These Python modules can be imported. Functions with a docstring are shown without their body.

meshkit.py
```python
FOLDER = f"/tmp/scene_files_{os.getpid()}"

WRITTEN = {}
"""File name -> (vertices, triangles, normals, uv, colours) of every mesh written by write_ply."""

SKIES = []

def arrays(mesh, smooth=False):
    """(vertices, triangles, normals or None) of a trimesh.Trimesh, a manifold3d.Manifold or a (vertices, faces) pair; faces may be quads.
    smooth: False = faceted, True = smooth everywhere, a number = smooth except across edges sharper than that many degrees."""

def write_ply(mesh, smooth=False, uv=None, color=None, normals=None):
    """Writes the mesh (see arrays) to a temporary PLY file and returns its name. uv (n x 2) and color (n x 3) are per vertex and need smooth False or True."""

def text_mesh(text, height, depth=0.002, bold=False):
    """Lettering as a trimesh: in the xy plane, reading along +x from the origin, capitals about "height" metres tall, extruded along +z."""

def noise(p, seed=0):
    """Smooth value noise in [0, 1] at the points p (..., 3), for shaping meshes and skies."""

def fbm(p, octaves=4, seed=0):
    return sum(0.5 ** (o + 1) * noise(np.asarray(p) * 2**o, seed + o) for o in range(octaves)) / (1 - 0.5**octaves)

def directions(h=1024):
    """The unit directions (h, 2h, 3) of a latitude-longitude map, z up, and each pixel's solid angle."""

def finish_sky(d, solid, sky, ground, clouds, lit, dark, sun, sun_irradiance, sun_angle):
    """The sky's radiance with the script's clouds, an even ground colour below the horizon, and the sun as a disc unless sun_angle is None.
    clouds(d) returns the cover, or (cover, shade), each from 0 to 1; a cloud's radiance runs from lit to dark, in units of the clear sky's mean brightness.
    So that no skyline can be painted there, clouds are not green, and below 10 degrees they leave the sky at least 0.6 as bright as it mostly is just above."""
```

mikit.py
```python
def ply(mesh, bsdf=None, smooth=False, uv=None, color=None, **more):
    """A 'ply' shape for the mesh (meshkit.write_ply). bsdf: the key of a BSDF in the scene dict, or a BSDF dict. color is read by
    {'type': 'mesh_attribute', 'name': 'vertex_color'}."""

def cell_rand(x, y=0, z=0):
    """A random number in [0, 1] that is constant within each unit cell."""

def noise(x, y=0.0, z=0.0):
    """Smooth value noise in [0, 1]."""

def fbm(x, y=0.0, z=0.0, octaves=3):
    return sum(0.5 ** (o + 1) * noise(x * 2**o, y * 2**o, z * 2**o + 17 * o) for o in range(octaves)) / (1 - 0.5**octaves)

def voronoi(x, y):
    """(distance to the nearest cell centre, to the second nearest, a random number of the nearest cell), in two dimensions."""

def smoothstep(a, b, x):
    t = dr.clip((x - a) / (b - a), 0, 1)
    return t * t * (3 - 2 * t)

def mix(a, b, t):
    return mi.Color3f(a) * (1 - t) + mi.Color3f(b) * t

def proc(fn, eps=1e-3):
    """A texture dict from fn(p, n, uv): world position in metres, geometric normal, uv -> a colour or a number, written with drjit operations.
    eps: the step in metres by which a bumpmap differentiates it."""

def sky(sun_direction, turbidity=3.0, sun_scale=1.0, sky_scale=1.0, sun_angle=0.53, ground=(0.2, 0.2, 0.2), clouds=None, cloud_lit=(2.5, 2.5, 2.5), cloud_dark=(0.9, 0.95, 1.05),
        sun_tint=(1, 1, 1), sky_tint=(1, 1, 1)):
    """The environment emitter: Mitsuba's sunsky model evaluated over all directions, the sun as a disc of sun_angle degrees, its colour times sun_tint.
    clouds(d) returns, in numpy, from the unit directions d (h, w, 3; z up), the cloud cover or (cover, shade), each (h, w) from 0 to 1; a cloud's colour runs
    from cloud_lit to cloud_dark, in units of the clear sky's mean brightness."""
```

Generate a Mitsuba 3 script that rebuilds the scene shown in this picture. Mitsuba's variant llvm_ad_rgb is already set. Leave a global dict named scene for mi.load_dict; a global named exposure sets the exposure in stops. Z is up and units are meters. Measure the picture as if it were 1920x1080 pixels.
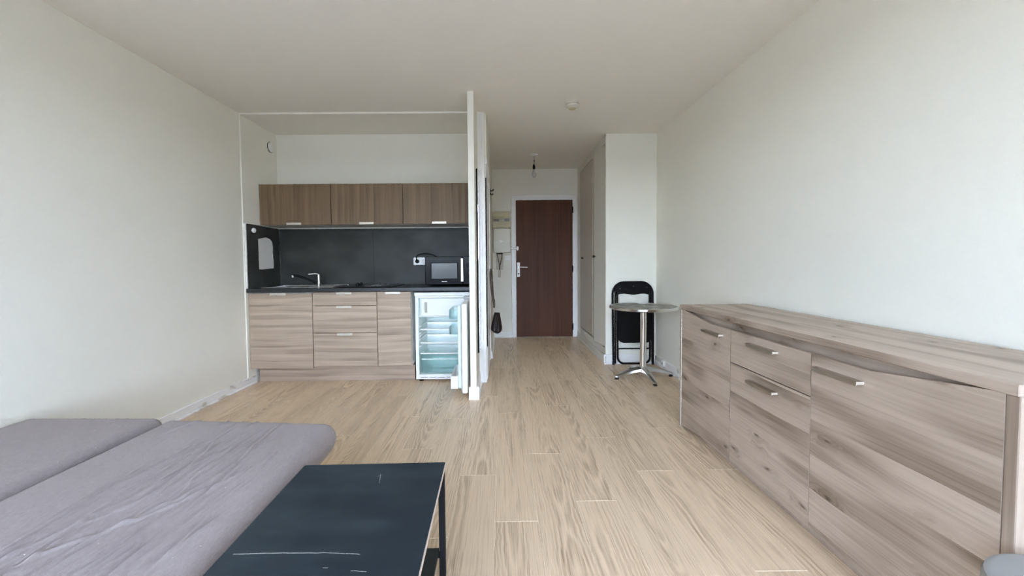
import math
import numpy as np
import trimesh
import manifold3d as m3
import drjit as dr
import mitsuba as mi
import mikit
import meshkit
from mikit import noise, fbm, cell_rand, voronoi, smoothstep, mix
from shapely.geometry import Polygon

T = mi.ScalarTransform4f
scene, labels = {}, {}
rng = np.random.default_rng(7)

# ------------------------------------------------------------------ camera, sky, exposure
exposure = 6.12
F, PITCH, YAW, ROLL, CX, CY, CH = 771.3, 0.0397, 0.0061, 0.0086, 945.2, 522.0, 1.1306
_f = np.array([math.sin(YAW) * math.cos(PITCH), math.cos(YAW) * math.cos(PITCH), -math.sin(PITCH)])
_r = np.array([math.cos(YAW), -math.sin(YAW), 0.0])
_d = np.cross(_f, _r)
_down = math.cos(ROLL) * _d - math.sin(ROLL) * _r
eye = np.array([0.0, 0.0, CH])
scene['camera'] = {
    'type': 'perspective', 'fov': math.degrees(2 * math.atan(960 / F)), 'fov_axis': 'x', 'near_clip': 0.02, 'far_clip': 200.0,
    'principal_point_offset_x': (960 - CX) / 1920, 'principal_point_offset_y': (540 - CY) / 1080,
    'to_world': T().look_at(origin=eye.tolist(), target=(eye + _f).tolist(), up=(-_down).tolist())}


def clouds(d):
    c = meshkit.fbm(d * np.array([3.0, 3.0, 6.0]), 4, 3)
    return np.clip(0.55 + 0.9 * (c - 0.35), 0, 1), np.clip(c * 0.5, 0, 1)


scene['sky'] = mikit.sky((0.3, 0.8, 0.55), turbidity=3.0, sun_scale=0.0, sky_scale=1.0, ground=(0.19, 0.19, 0.185), clouds=clouds,
                         cloud_lit=(1.75, 1.96, 2.50), cloud_dark=(0.96, 1.12, 1.44), sky_tint=(1.0, 1.0, 1.0))

# ------------------------------------------------------------------ helpers


def put(key, mesh, mat, smooth=False, **kw):
    k, n = key, 0
    while k in scene:
        n += 1
        k = f'{key}_{n:03d}'
    scene[k] = mikit.ply(mesh, mat, smooth=smooth, **kw)
    return k


def lab(key, label=None, cat=None, group=None, kind=None):
    d = {}
    if label: d['label'] = label
    if cat: d['category'] = cat
    if group: d['group'] = group
    if kind: d['kind'] = kind
    labels[key] = d


def struct(key, mesh, mat, **kw):
    k = put(key, mesh, mat, **kw)
    lab(k, kind='structure')
    return k


def cb(x0, x1, y0, y1, z0, z1, c=0.002):
    """A box with chamfered edges."""
    c = min(c, 0.45 * (x1 - x0), 0.45 * (y1 - y0), 0.45 * (z1 - z0))
    lo, hi = np.array([x0, y0, z0]), np.array([x1, y1, z1])
    pts = []
    for s in np.ndindex(2, 2, 2):
        p = np.where(s, hi, lo)
        q = np.where(s, hi - c, lo + c)
        for a in range(3):
            w = q.copy(); w[a] = p[a]; pts.append(w)
    return trimesh.convex.convex_hull(np.array(pts))


def cat(*ms):
    return trimesh.util.concatenate([m for m in ms])


def rbox(x0, x1, y0, y1, z0, z1, r, n=16):
    """A box with round edges."""
    r = min(r, 0.49 * min(x1 - x0, y1 - y0, z1 - z0))
    s = m3.Manifold.sphere(r, n)
    parts = [s.translate((a, b, c)) for a in (x0 + r, x1 - r) for b in (y0 + r, y1 - r) for c in (z0 + r, z1 - r)]
    return m3.Manifold.batch_hull(parts)


def tm(man):
    m = man.to_mesh()
    return trimesh.Trimesh(m.vert_properties[:, :3], m.tri_verts, process=False)


def mbox(x0, x1, y0, y1, z0, z1):
    return m3.Manifold.cube((x1 - x0, y1 - y0, z1 - z0)).translate((x0, y0, z0))


def lathe(profile, at, n=40, axis='z'):
    m = trimesh.creation.revolve(np.array(profile, float), sections=n)
    if axis == 'x':
        m.apply_transform(trimesh.transformations.rotation_matrix(math.pi / 2, [0, 1, 0]))
    if axis == '-x':
        m.apply_transform(trimesh.transformations.rotation_matrix(-math.pi / 2, [0, 1, 0]))
    if axis == '-y':
        m.apply_transform(trimesh.transformations.rotation_matrix(math.pi / 2, [1, 0, 0]))
    m.apply_translation(at)
    if m.volume < 0:
        m.invert()
    return m


def cyl(p0, p1, r, n=20):
    return trimesh.creation.cylinder(r, segment=[p0, p1], sections=n)


def curve(pts, n=40):
    """A smooth curve through the points."""
    from scipy.interpolate import CubicSpline
    p = np.array(pts, float)
    t = np.r_[0, np.cumsum(np.linalg.norm(np.diff(p, axis=0), axis=1))]
    return CubicSpline(t, p)(np.linspace(0, t[-1], n))


def tube(pts, r, sides=12):
    p = np.asarray(pts, float)
    rr = np.broadcast_to(np.asarray(r, float), (len(p),))
    t = np.gradient(p, axis=0)
    t /= np.linalg.norm(t, axis=1, keepdims=True)
    a = np.cross(t[0], [0, 0, 1.0] if abs(t[0, 2]) < 0.9 else [1.0, 0, 0])
    A = []
    for i in range(len(p)):
        a = a - t[i] * (a @ t[i]); a /= np.linalg.norm(a); A.append(a)
    A = np.array(A); B = np.cross(t, A)
    g = np.arange(sides) * 2 * np.pi / sides
    v = p[:, None] + rr[:, None, None] * (np.cos(g)[None, :, None] * A[:, None] + np.sin(g)[None, :, None] * B[:, None])
    v = v.reshape(-1, 3)
    f = []
    for i in range(len(p) - 1):
        for j in range(sides):
            k = (j + 1) % sides
            a0, b0, c0, d0 = i * sides + j, i * sides + k, (i + 1) * sides + k, (i + 1) * sides + j
            f += [[a0, b0, c0], [a0, c0, d0]]
    n = len(v)
    v = np.vstack([v, p[:1], p[-1:]])
    for j in range(sides):
        k = (j + 1) % sides
        f += [[n, k, j], [n + 1, n - sides + j, n - sides + k]]
    return trimesh.Trimesh(v, f, process=False)


def arc(cx, cz, r, a0, a1, n=10):
    a = np.radians(np.linspace(a0, a1, n))
    return [(cx + r * math.cos(t), cz + r * math.sin(t)) for t in a]


def extr(poly, axis, a0, a1):
    """Polygon extruded along an axis from a0 to a1: 'x' takes (y, z) points, 'y' takes (x, z) points, 'z' takes (x, y) points."""
    m = trimesh.creation.extrude_polygon(poly if isinstance(poly, Polygon) else Polygon(poly), a1 - a0, engine='earcut')
    v = m.vertices.copy()
    v[:, 2] += a0
    m.vertices = {'x': v[:, [2, 0, 1]], 'y': v[:, [0, 2, 1]], 'z': v}[axis]
    if m.volume < 0:
        m.invert()
    return m


def grain(mesh, axis, ident=0.0):
    """The mesh faceted, with uv = (across, along the grain) in metres."""
    tri = np.asarray(mesh.triangles)
    nrm = np.abs(mesh.face_normals)
    dom = nrm.argmax(1)
    al = np.where(dom == axis, (axis + 1) % 3, axis)
    ac = 3 - al - dom
    v = tri.reshape(-1, 3)
    i = np.arange(len(v))
    uv = np.stack([v[i, np.repeat(ac, 3)] + ident * 3.37, v[i, np.repeat(al, 3)] + ident * 5.71], 1)
    return trimesh.Trimesh(v, i.reshape(-1, 3), process=False), uv


def wood(key, mesh, mat, axis, ident=0.0):
    m, uv = grain(mesh, axis, ident)
    return put(key, m, mat, uv=uv)


def rotz(m, deg, at):
    m.apply_transform(trimesh.transformations.rotation_matrix(math.radians(deg), [0, 0, 1], at))
    return m


# ------------------------------------------------------------------ materials
def rgb(*c): return {'type': 'rgb', 'value': list(c)}


def prin(base, rough=0.5, **kw):
    return {'type': 'principled', 'base_color': base if isinstance(base, dict) else rgb(*base), 'roughness': rough, **kw}


def wall_fn(p, n, uv):
    a = fbm(p.x * 1.7 + 3, p.y * 1.7, p.z * 1.7, 3)
    b = noise(p.x * 260, p.y * 260, p.z * 260)
    return mix((0.81, 0.79, 0.70), (0.85, 0.83, 0.74), a) * (0.985 + 0.03 * b)


def floor_fn(p, n, uv):
    u, v = mi.Float(uv.x), mi.Float(uv.y)
    k = dr.floor(v / 9.0)
    r1, r2, r3 = cell_rand(k, 1), cell_rand(k, 2), cell_rand(k, 3)
    vv = v * dr.select(r3 > 0.5, 1.0, -1.0)
    x = u - (r1 - 0.5) * 0.10 + 0.010 * (noise(vv * 4.0, u * 12.0, k) - 0.5) + 0.008 * (noise(vv * 26.0, u * 40.0, k) - 0.5)
    d = 0.03 + 0.15 * noise(vv * 0.62, k * 3.1) + 0.012 * noise(vv * 3.0, k * 5.3)
    r = dr.sqrt(x * x + d * d)
    ph = r / (0.0060 + 0.0045 * r2)
    s = ph - dr.floor(ph)
    line = smoothstep(0.0, 0.55, s) * (1 - smoothstep(0.75, 1.0, s))
    fib = noise(u * 480, vv * 9, k)
    fib2 = noise(u * 150, vv * 3, k + 5)
    amp = smoothstep(0.25, 0.75, noise(u * 14, vv * 1.2, k + 9))
    t = 0.52 * line * (0.12 + 0.88 * amp) * (0.45 + 0.55 * fib) + 0.32 * smoothstep(0.35, 0.9, fib) * (0.3 + fib2)
    return mix((0.685, 0.53, 0.365), (0.315, 0.218, 0.134), dr.clip(t, 0, 1)) * (0.96 + 0.07 * r2)


def kitchen_fn(p, n, uv):
    u, v = mi.Float(uv.x), mi.Float(uv.y)
    w = u + 0.030 * (fbm(v * 2.2, u * 5.0, 0.0, 3) - 0.5)
    t = w * 15.0 + 0.5 * noise(w * 6, v * 0.7)
    k = dr.floor(t)
    f = t - k
    saw = smoothstep(0.0, 0.85, f) * (1 - smoothstep(0.93, 1.0, f))
    st = noise(w * 210, v * 5.0)
    st2 = noise(w * 60, v * 2.2, 4.0)
    wav = smoothstep(0.45, 0.8, noise(w * 26, v * 2.6, 9.0))
    x = 0.22 + 0.22 * saw * (0.2 + 0.9 * cell_rand(k, 5)) + 0.26 * st2 + 0.18 * st + 0.10 * cell_rand(k, 2) - 0.24 * wav * (1 - 0.7 * saw)
    return mix((0.19, 0.132, 0.092), (0.54, 0.42, 0.315), dr.clip(x + 0.08, 0, 1))


def upper_shaded_fn(p, n, uv):
    return kitchen_fn(p, n, uv) * mi.Color3f(0.42, 0.36, 0.275)  # base cabinet wood darkened: dimmer light on the wall cabinets put into the colour


def side_fn(p, n, uv):
    u, v = mi.Float(uv.x), mi.Float(uv.y)
    w0 = u + 0.012 * (fbm(v * 2.0, u * 3.0, 1.0, 3) - 0.5)
    t = w0 * 7.2
    k = dr.floor(t)
    f = t - k
    r1 = cell_rand(k, 11)
    d1, d2, r = voronoi(v * 2.6 + r1 * 7.0 + 0.25 * noise(v * 9, u * 14), u * 7.0 + 0.35 * noise(u * 16, v * 7, 5.0))
    kn = smoothstep(0.36, 0.02, d1) * dr.select(r > 0.5, 1.0, 0.0) * (0.35 + 0.65 * noise(u * 40, v * 30))
    warp = 0.05 * kn * dr.sin(d1 * 22.0)
    g = noise((u + warp) * 190, v * 5.0)
    g2 = noise((u + warp * 1.5) * 55, v * 1.6, k)
    ph = (u + warp) * 75 + 8.0 * noise(v * 1.2, u * 5.0, k)
    s = ph - dr.floor(ph)
    line = smoothstep(0.55, 0.95, s) * (1 - smoothstep(0.95, 1.0, s))
    blotch = smoothstep(0.5, 0.85, fbm(v * 1.7 + k * 2.3, u * 7.0, 3.0, 3))
    edge = smoothstep(0.45, 1.0, f) * smoothstep(0.35, 0.8, noise(v * 1.3, k * 3.7))
    x = 0.30 * g * (0.4 + 0.6 * noise(u * 420, v * 14)) + 0.18 * g2 + 0.13 * line * smoothstep(0.4, 0.8, g2) + 0.52 * blotch + 0.30 * edge + 0.42 * kn + 0.16 * (r1 - 0.5)
    c = mix((0.392, 0.312, 0.248), (0.140, 0.097, 0.065), dr.clip(x - 0.10, 0, 1))
    return mix(c, mi.Color3f(0.05, 0.034, 0.022), 0.75 * smoothstep(0.085, 0.0, d1) * dr.select(r > 0.62, 1.0, 0.0))


def door_fn(p, n, uv):
    u, v = mi.Float(uv.x), mi.Float(uv.y)
    a = noise(u * 70 + 3 * noise(v * 0.8, u * 4), v * 1.2)
    b = noise(u * 420, v * 10)
    c = noise(u * 9, v * 0.9)
    return mix((0.046, 0.0135, 0.005), (0.120, 0.040, 0.0145), dr.clip(0.45 * a + 0.2 * b + 0.45 * c - 0.05, 0, 1))


def splash_fn(p, n, uv):
    a = fbm(p.x * 5, p.y * 5, p.z * 5, 4)
    return mix((0.034, 0.035, 0.031), (0.058, 0.060, 0.054), smoothstep(0.25, 0.75, a))


def worktop_fn(p, n, uv):
    return mix((0.012, 0.013, 0.014), (0.03, 0.032, 0.034), fbm(p.x * 30, p.y * 30, p.z * 30, 3))


def fabric_fn(p, n, uv):
    a = noise(p.x * 900, p.y * 900, p.z * 900)
    b = noise(p.x * 350, p.y * 90, p.z * 350)
    c = fbm(p.x * 3, p.y * 3, p.z * 3, 3)
    w = 0.72 + 0.2 * a + 0.16 * b + 0.16 * c
    lint = dr.select(voronoi(p.x * 7.5, p.y * 7.5)[0] < 0.008, 1.0, 0.0)
    return mix(mi.Color3f(0.272, 0.237, 0.230) * w, mi.Color3f(0.75, 0.75, 0.75), lint)


SCR = [((-0.673, 1.001), (-0.563, 1.003), 0.0016), ((-0.563, 1.003), (-0.417, 1.000), 0.0016), ((-0.417, 1.000), (-0.358, 0.994), 0.0011),
       ((-0.359, 0.939), (-0.323, 0.937), 0.0012), ((-0.430, 0.950), (-0.418, 0.949), 0.001), ((-0.420, 1.383), (-0.407, 1.325), 0.0009),
       ((-0.425, 1.365), (-0.412, 1.375), 0.0009)]


def table_fn(p, n, uv):
    a = fbm(p.x * 4, p.y * 9, p.z * 4, 4)
    base = mix((0.0115, 0.0195, 0.027), (0.022, 0.035, 0.043), smoothstep(0.3, 0.7, a))
    m = mi.Float(0)
    jit = 0.0025 * (noise(p.x * 60, p.y * 60) - 0.5)
    for (ax, ay), (bx, by), w in SCR:
        dx, dy = bx - ax, by - ay
        L = dx * dx + dy * dy
        t = dr.clip(((p.x - ax) * dx + (p.y - ay) * dy) / L, 0, 1)
        q = dr.sqrt(dr.square(p.x - ax - t * dx) + dr.square(p.y - ay - t * dy + jit))
        m = dr.maximum(m, 1 - smoothstep(w * 0.4, w * 1.4, q))
    m = m * (0.45 + 0.55 * noise(p.x * 220, p.y * 500)) * dr.select(n.z > 0.9, 1.0, 0.0)
    return mix(base, mi.Color3f(0.36, 0.36, 0.35), m)


def skirt_fn(p, n, uv):
    a = fbm(p.x * 9, p.y * 9, p.z * 14, 4)
    near = smoothstep(2.2, 3.4, p.y)
    stain = smoothstep(0.54, 0.70, a) * near
    return mix((0.80, 0.795, 0.78), (0.44, 0.40, 0.32), 0.75 * stain)


def steel_top_fn(p, n, uv):
    a = fbm(p.x * 12, p.y * 12, 0.0, 4)
    return mix((0.26, 0.245, 0.205), (0.46, 0.44, 0.39), smoothstep(0.3, 0.75, a))


def M(name, d): scene['m_' + name] = d


P = mikit.proc
M('wall', {'type': 'diffuse', 'reflectance': P(wall_fn)})
M('ceiling', {'type': 'diffuse', 'reflectance': rgb(0.83, 0.795, 0.715)})
M('trim', prin((0.80, 0.79, 0.77), 0.35))
M('skirt', prin(P(skirt_fn), 0.4))
M('floor', prin(P(floor_fn), 0.38, specular=0.4))
M('joint', {'type': 'diffuse', 'reflectance': rgb(0.93, 0.83, 0.66)})
M('kitchen', prin(P(kitchen_fn), 0.5, specular=0.35))
M('upper', prin(P(upper_shaded_fn), 0.5, specular=0.35))
M('side', prin(P(side_fn), 0.42, specular=0.4))
M('door', prin(P(door_fn), 0.5, specular=0.25))
M('splash', prin(P(splash_fn), 0.42, specular=0.2))
M('worktop', prin(P(worktop_fn), 0.3, specular=0.5))
M('fabric', prin(P(fabric_fn), 0.85, sheen=0.35, specular=0.2))
M('tabletop', prin(P(table_fn), 0.27, specular=0.35))
M('steel_top', prin(P(steel_top_fn), 0.33, metallic=0.85))
M('raw_edge', prin((0.40, 0.33, 0.28), 0.7))
M('black_metal', prin((0.008, 0.008, 0.009), 0.45, specular=0.16))
M('black', prin((0.0045, 0.0045, 0.005), 0.35, specular=0.12))
M('black_gloss', prin((0.003, 0.003, 0.0035), 0.15, specular=0.12))
M('rubber', prin((0.012, 0.012, 0.012), 0.7))
M('vinyl', prin((0.005, 0.005, 0.006), 0.33, specular=0.14))
M('dark_green', prin((0.010, 0.014, 0.013), 0.4))
M('melamine', prin((0.62, 0.62, 0.58), 0.45))
M('melamine_grey', prin((0.40, 0.385, 0.35), 0.5))
M('handle', prin((0.62, 0.56, 0.47), 0.35, metallic=0.4))
M('alu', prin((0.72, 0.71, 0.69), 0.28, metallic=1.0))
M('bar', prin((0.46, 0.42, 0.37), 0.3, metallic=1.0))
M('chrome', prin((0.86, 0.86, 0.85), 0.08, metallic=1.0))
M('cast', prin((0.66, 0.66, 0.65), 0.22, metallic=1.0))
M('steel', prin((0.60, 0.60, 0.59), 0.25, metallic=1.0))
M('fridge', prin((0.80, 0.80, 0.79), 0.3))
M('liner', prin((0.66, 0.72, 0.69), 0.3))
M('clear_tint', {'type': 'thindielectric', 'int_ior': 1.4, 'specular_transmittance': rgb(0.88, 0.93, 0.92), 'specular_reflectance': rgb(0.7, 0.75, 0.75)})
M('clear', {'type': 'thindielectric', 'int_ior': 1.45, 'specular_transmittance': rgb(0.97, 0.99, 0.985)})
M('hinge', prin((0.45, 0.46, 0.46), 0.2))
M('window_mw', prin((0.075, 0.082, 0.080), 0.12))
M('white_plastic', prin((0.83, 0.82, 0.79), 0.3))
M('aged', prin((0.62, 0.585, 0.50), 0.45))  # white plastic toned down: shade under the ceiling put into the colour
M('cream', prin((0.53, 0.465, 0.29), 0.4))
M('ivory', prin((0.60, 0.555, 0.425), 0.28))
M('smoked', prin((0.13, 0.115, 0.075), 0.3))
M('beige', prin((0.52, 0.46, 0.38), 0.5))
M('closet', prin((0.47, 0.425, 0.36), 0.5))
M('closet_plain', prin((0.57, 0.54, 0.465), 0.5))
M('dark', prin((0.02, 0.018, 0.015), 0.6))
M('bronze', prin((0.05, 0.042, 0.032), 0.4, metallic=0.6))
M('leather', prin((0.016, 0.008, 0.0065), 0.4, specular=0.3))
M('strap', prin((0.10, 0.075, 0.055), 0.6))
M('mirror', {'type': 'conductor', 'material': 'Ag'})
M('plaster', {'type': 'diffuse', 'reflectance': rgb(0.82, 0.80, 0.75)})
M('glass', {'type': 'dielectric', 'int_ior': 1.5})
M('bulb', {'type': 'blendbsdf', 'weight': 0.4, 'a': {'type': 'thindielectric', 'int_ior': 1.5}, 'b': {'type': 'twosided', 'bsdf': {'type': 'diffuse', 'reflectance': rgb(0.55, 0.55, 0.53)}}})
M('stool', prin((0.24, 0.24, 0.232), 0.6))
M('concrete', {'type': 'diffuse', 'reflectance': rgb(0.4, 0.4, 0.38)})

# ------------------------------------------------------------------ structure
XL, XR, HC = -2.372, 1.6955, 2.504
YW, YN, YB, YD = -0.75, 3.80, 4.40, 6.15          # window wall, kitchen alcove's front, kitchen back wall, entrance wall
XC, YC = 1.14, 4.49                                # closet's door face and its face to the room
XH = -0.17                                         # hall's left wall (recessed plane)

struct('floor', cb(XL - 0.1, XR + 0.1, YW - 0.12, YD + 0.1, -0.10, -0.0007, 0.0003), 'm_joint')
PW, PL, P0, J1 = 0.1907, 1.2942, -0.0401, 1.7505
phase = {-1: .305, 0: 0.0, 1: .488, 2: .114, 3: .654, 4: .324, 5: .765, 6: .328, -2: .921, -4: .965, -3: .55, -5: .33, -6: .71, -7: .12, -8: .52, -9: .85, -10: .25, -11: .62,
         -12: .4, 7: .9, 8: .1, 9: .5}
ident = 0
for c in range(-13, 10):
    xa, xb = max(P0 + c * PW, XL), min(P0 + (c + 1) * PW, XR)
    if xb - xa < 0.01:
        continue
    y = J1 + phase.get(c, 0.3) * PL - 4 * PL
    while y < YD:
        ya, yb = max(y, YW), min(y + PL, YD)
        y += PL
        xa2 = xa
        if ya > YB - 0.05 and xb <= XH: continue
        if xb <= XH: yb = min(yb, YB)
        elif ya > YB: xa2 = max(xa, XH)
        if ya > YC and xa >= XC: continue
        if yb - ya < 0.01: continue
        ident += 1
        g = 0.0006
        m = cb(xa2 + 0.0004, xb - 0.0004, ya + 0.0017, yb - 0.0017, -0.008, 0.0, 0.0006)
        tri = np.asarray(m.triangles).reshape(-1, 3)
        uv = np.stack([tri[:, 0] - (P0 + (c + 0.5) * PW), tri[:, 1] - ya + 9.0 * ident + 3.0], 1)
        put('floor__plank', trimesh.Trimesh(tri, np.arange(len(tri)).reshape(-1, 3), process=False), 'm_floor', uv=uv)

struct('ceiling', cat(cb(XL - 0.1, XR + 0.1, YW - 0.12, YD + 0.1, HC, HC + 0.12, 0.001)), 'm_ceiling')
struct('ceiling_alcove', cb(XL, -0.262, YN, YB, HC - 0.017, HC + 0.001, 0.002), 'm_ceiling')
struct('wall_left', cb(XL - 0.1, XL, YW - 0.1, YB + 0.1, -0.05, HC + 0.02, 0.001), 'm_wall')
struct('wall_left_alcove', cb(XL - 0.001, XL + 0.011, YN, YB, 0.0, HC - 0.01, 0.002), 'm_wall')
struct('wall_kitchen', cb(XL - 0.1, -0.2, YB, YB + 0.1, -0.05, HC + 0.02, 0.001), 'm_wall')
struct('wall_right', cb(XR, XR + 0.1, YW - 0.1, YD + 0.1, -0.05, HC + 0.02, 0.001), 'm_wall')
struct('wall_entry', cb(-0.4, XR + 0.1, YD, YD + 0.1, -0.05, HC + 0.02, 0.001), 'm_wall')
struct('wall_partition', cb(-0.265, -0.214, 3.362, YB + 0.02, 0.0, HC + 0.005, 0.003), 'm_wall')
# hall's left wall with the bathroom door
struct('wall_hall', cat(cb(-0.262, XH - 0.03, 3.86, YD, 0.0, HC + 0.003, 0.001), cb(-0.262, -0.13, 4.80, YD + 0.001, 0.0, HC + 0.004, 0.002),
                        cb(-0.262, -0.132, 3.87, 4.81, 2.10, HC + 0.004, 0.002)), 'm_wall')
struct('trim_1', cat(cb(-0.2145, -0.172, 3.815, 3.875, 0.0, HC + 0.002, 0.004), cb(-0.18, -0.145, 3.822, 3.878, 0.0, HC + 0.001, 0.004)), 'm_trim')
struct('trim_2', cat(cb(-0.2, -0.128, 4.745, 4.80, 0.0, 2.1, 0.003), cb(-0.2, -0.1285, 3.879, 4.8005, 2.045, 2.10, 0.003)), 'm_trim')
struct('door_2', cb(XH - 0.03, -0.138, 3.892, 4.742, 0.008, 2.042, 0.003), 'm_trim')
put('door_2__dark_strip', cb(-0.160, -0.1345, 3.8785, 3.889, 0.33, 1.92, 0.001), 'm_rubber')  # black strip put in for the dark line at the near jamb
hm = cat(cyl((-0.139, 4.66, 1.045), (-0.085, 4.66, 1.045), 0.008), tube(curve([(-0.093, 4.66, 1.045), (-0.09, 4.62, 1.046), (-0.092, 4.55, 1.044)], 12), 0.008))
put('door_2__handle', hm, 'm_chrome', smooth=35)
put('door_2__handle_plate', cb(-0.1385, -0.131, 4.64, 4.68, 0.95, 1.10, 0.002), 'm_steel')
labels['door_2__handle'] = {'label': 'chrome lever handle the bag hangs from'}

# closet block
struct('wall_closet', cat(cb(XC, XR, YC, YC + 0.035, 0.0, HC + 0.003, 0.003), cb(1.22, XR, YC + 0.03, YD, 0.0, HC + 0.002, 0.002)), 'm_wall')
struct('trim_3', cat(cb(XC + 0.002, 1.225, YC + 0.034, YD - 0.001, 0.0, 0.168, 0.003), cb(XC + 0.002, 1.225, YC + 0.034, YD - 0.001, 2.410, HC + 0.001, 0.002),
                     cb(XC, 1.225, 5.985, YD - 0.002, 0.0, HC + 0.0015, 0.003), cb(XC + 0.003, 1.225, 5.135, 5.165, 0.16, 2.415, 0.002)), 'm_closet_plain')
k = 'closet_door'
put(k + '__panel', cb(XC + 0.001, XC + 0.021, 5.172, 5.972, 0.185, 2.400, 0.003), 'm_closet')
put(k + '__knob', lathe([(0, 0.026), (0.012, 0.026), (0.016, 0.018), (0.009, 0.01), (0.008, 0.0), (0, 0)], (XC + 0.001, 5.733, 1.176), 20, '-x'), 'm_bronze', smooth=40)
lab(k, 'flat beige closet door nearest the brown entrance door', 'closet door')
k = 'folding_closet_door'
m1 = cb(0, 0.02, 0, 0.36, 0.18, 2.398, 0.003)
m1.apply_translation((XC + 0.001, 4.528, 0))
put(k + '__panel', rotz(m1, 6.4, (XC + 0.001, 4.528, 0)), 'm_closet_plain')  # paler panel: window light on this leaf put into its colour
m2 = cb(0, 0.02, -0.262, 0, 0.18, 2.398, 0.003)
m2.apply_translation((XC + 0.004, 5.13, 0))
put(k + '__panel', rotz(m2, -8.2, (XC + 0.004, 5.13, 0)), 'm_closet')  # darker tone: shade on the turned-away leaf put into its colour
put(k + '__knob', lathe([(0, 0.028), (0.012, 0.028), (0.017, 0.018), (0.009, 0.01), (0.008, 0.0), (0, 0)], (1.105, 4.85, 1.189), 20, '-x'), 'm_bronze', smooth=40)
lab(k, 'pale folding closet door standing slightly open beside the white closet wall', 'closet door')

# window wall behind the camera: open balcony windows
struct('wall_window', cat(cb(XL - 0.1, XL + 0.12, YW - 0.1, YW, -0.05, HC + 0.02, 0.002), cb(XR - 0.12, XR + 0.1, YW - 0.1, YW, -0.05, HC + 0.02, 0.002),
                          cb(XL + 0.11, XR - 0.11, YW - 0.1, YW, 2.3, HC + 0.02, 0.002), cb(XL + 0.11, XR - 0.11, YW - 0.1, YW, -0.05, 0.06, 0.002)), 'm_wall')
struct('window_1', cat(cb(XL + 0.12, XR - 0.12, YW - 0.08, YW - 0.02, 0.06, 0.12, 0.004), cb(XL + 0.12, XR - 0.12, YW - 0.08, YW - 0.02, 2.24, 2.3, 0.004),
                       *[cb(xx - 0.03, xx + 0.03, YW - 0.08, YW - 0.02, 0.11, 2.25, 0.004) for xx in (XL + 0.15, -1.0, 0.33, XR - 0.15)]), 'm_trim')
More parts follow.
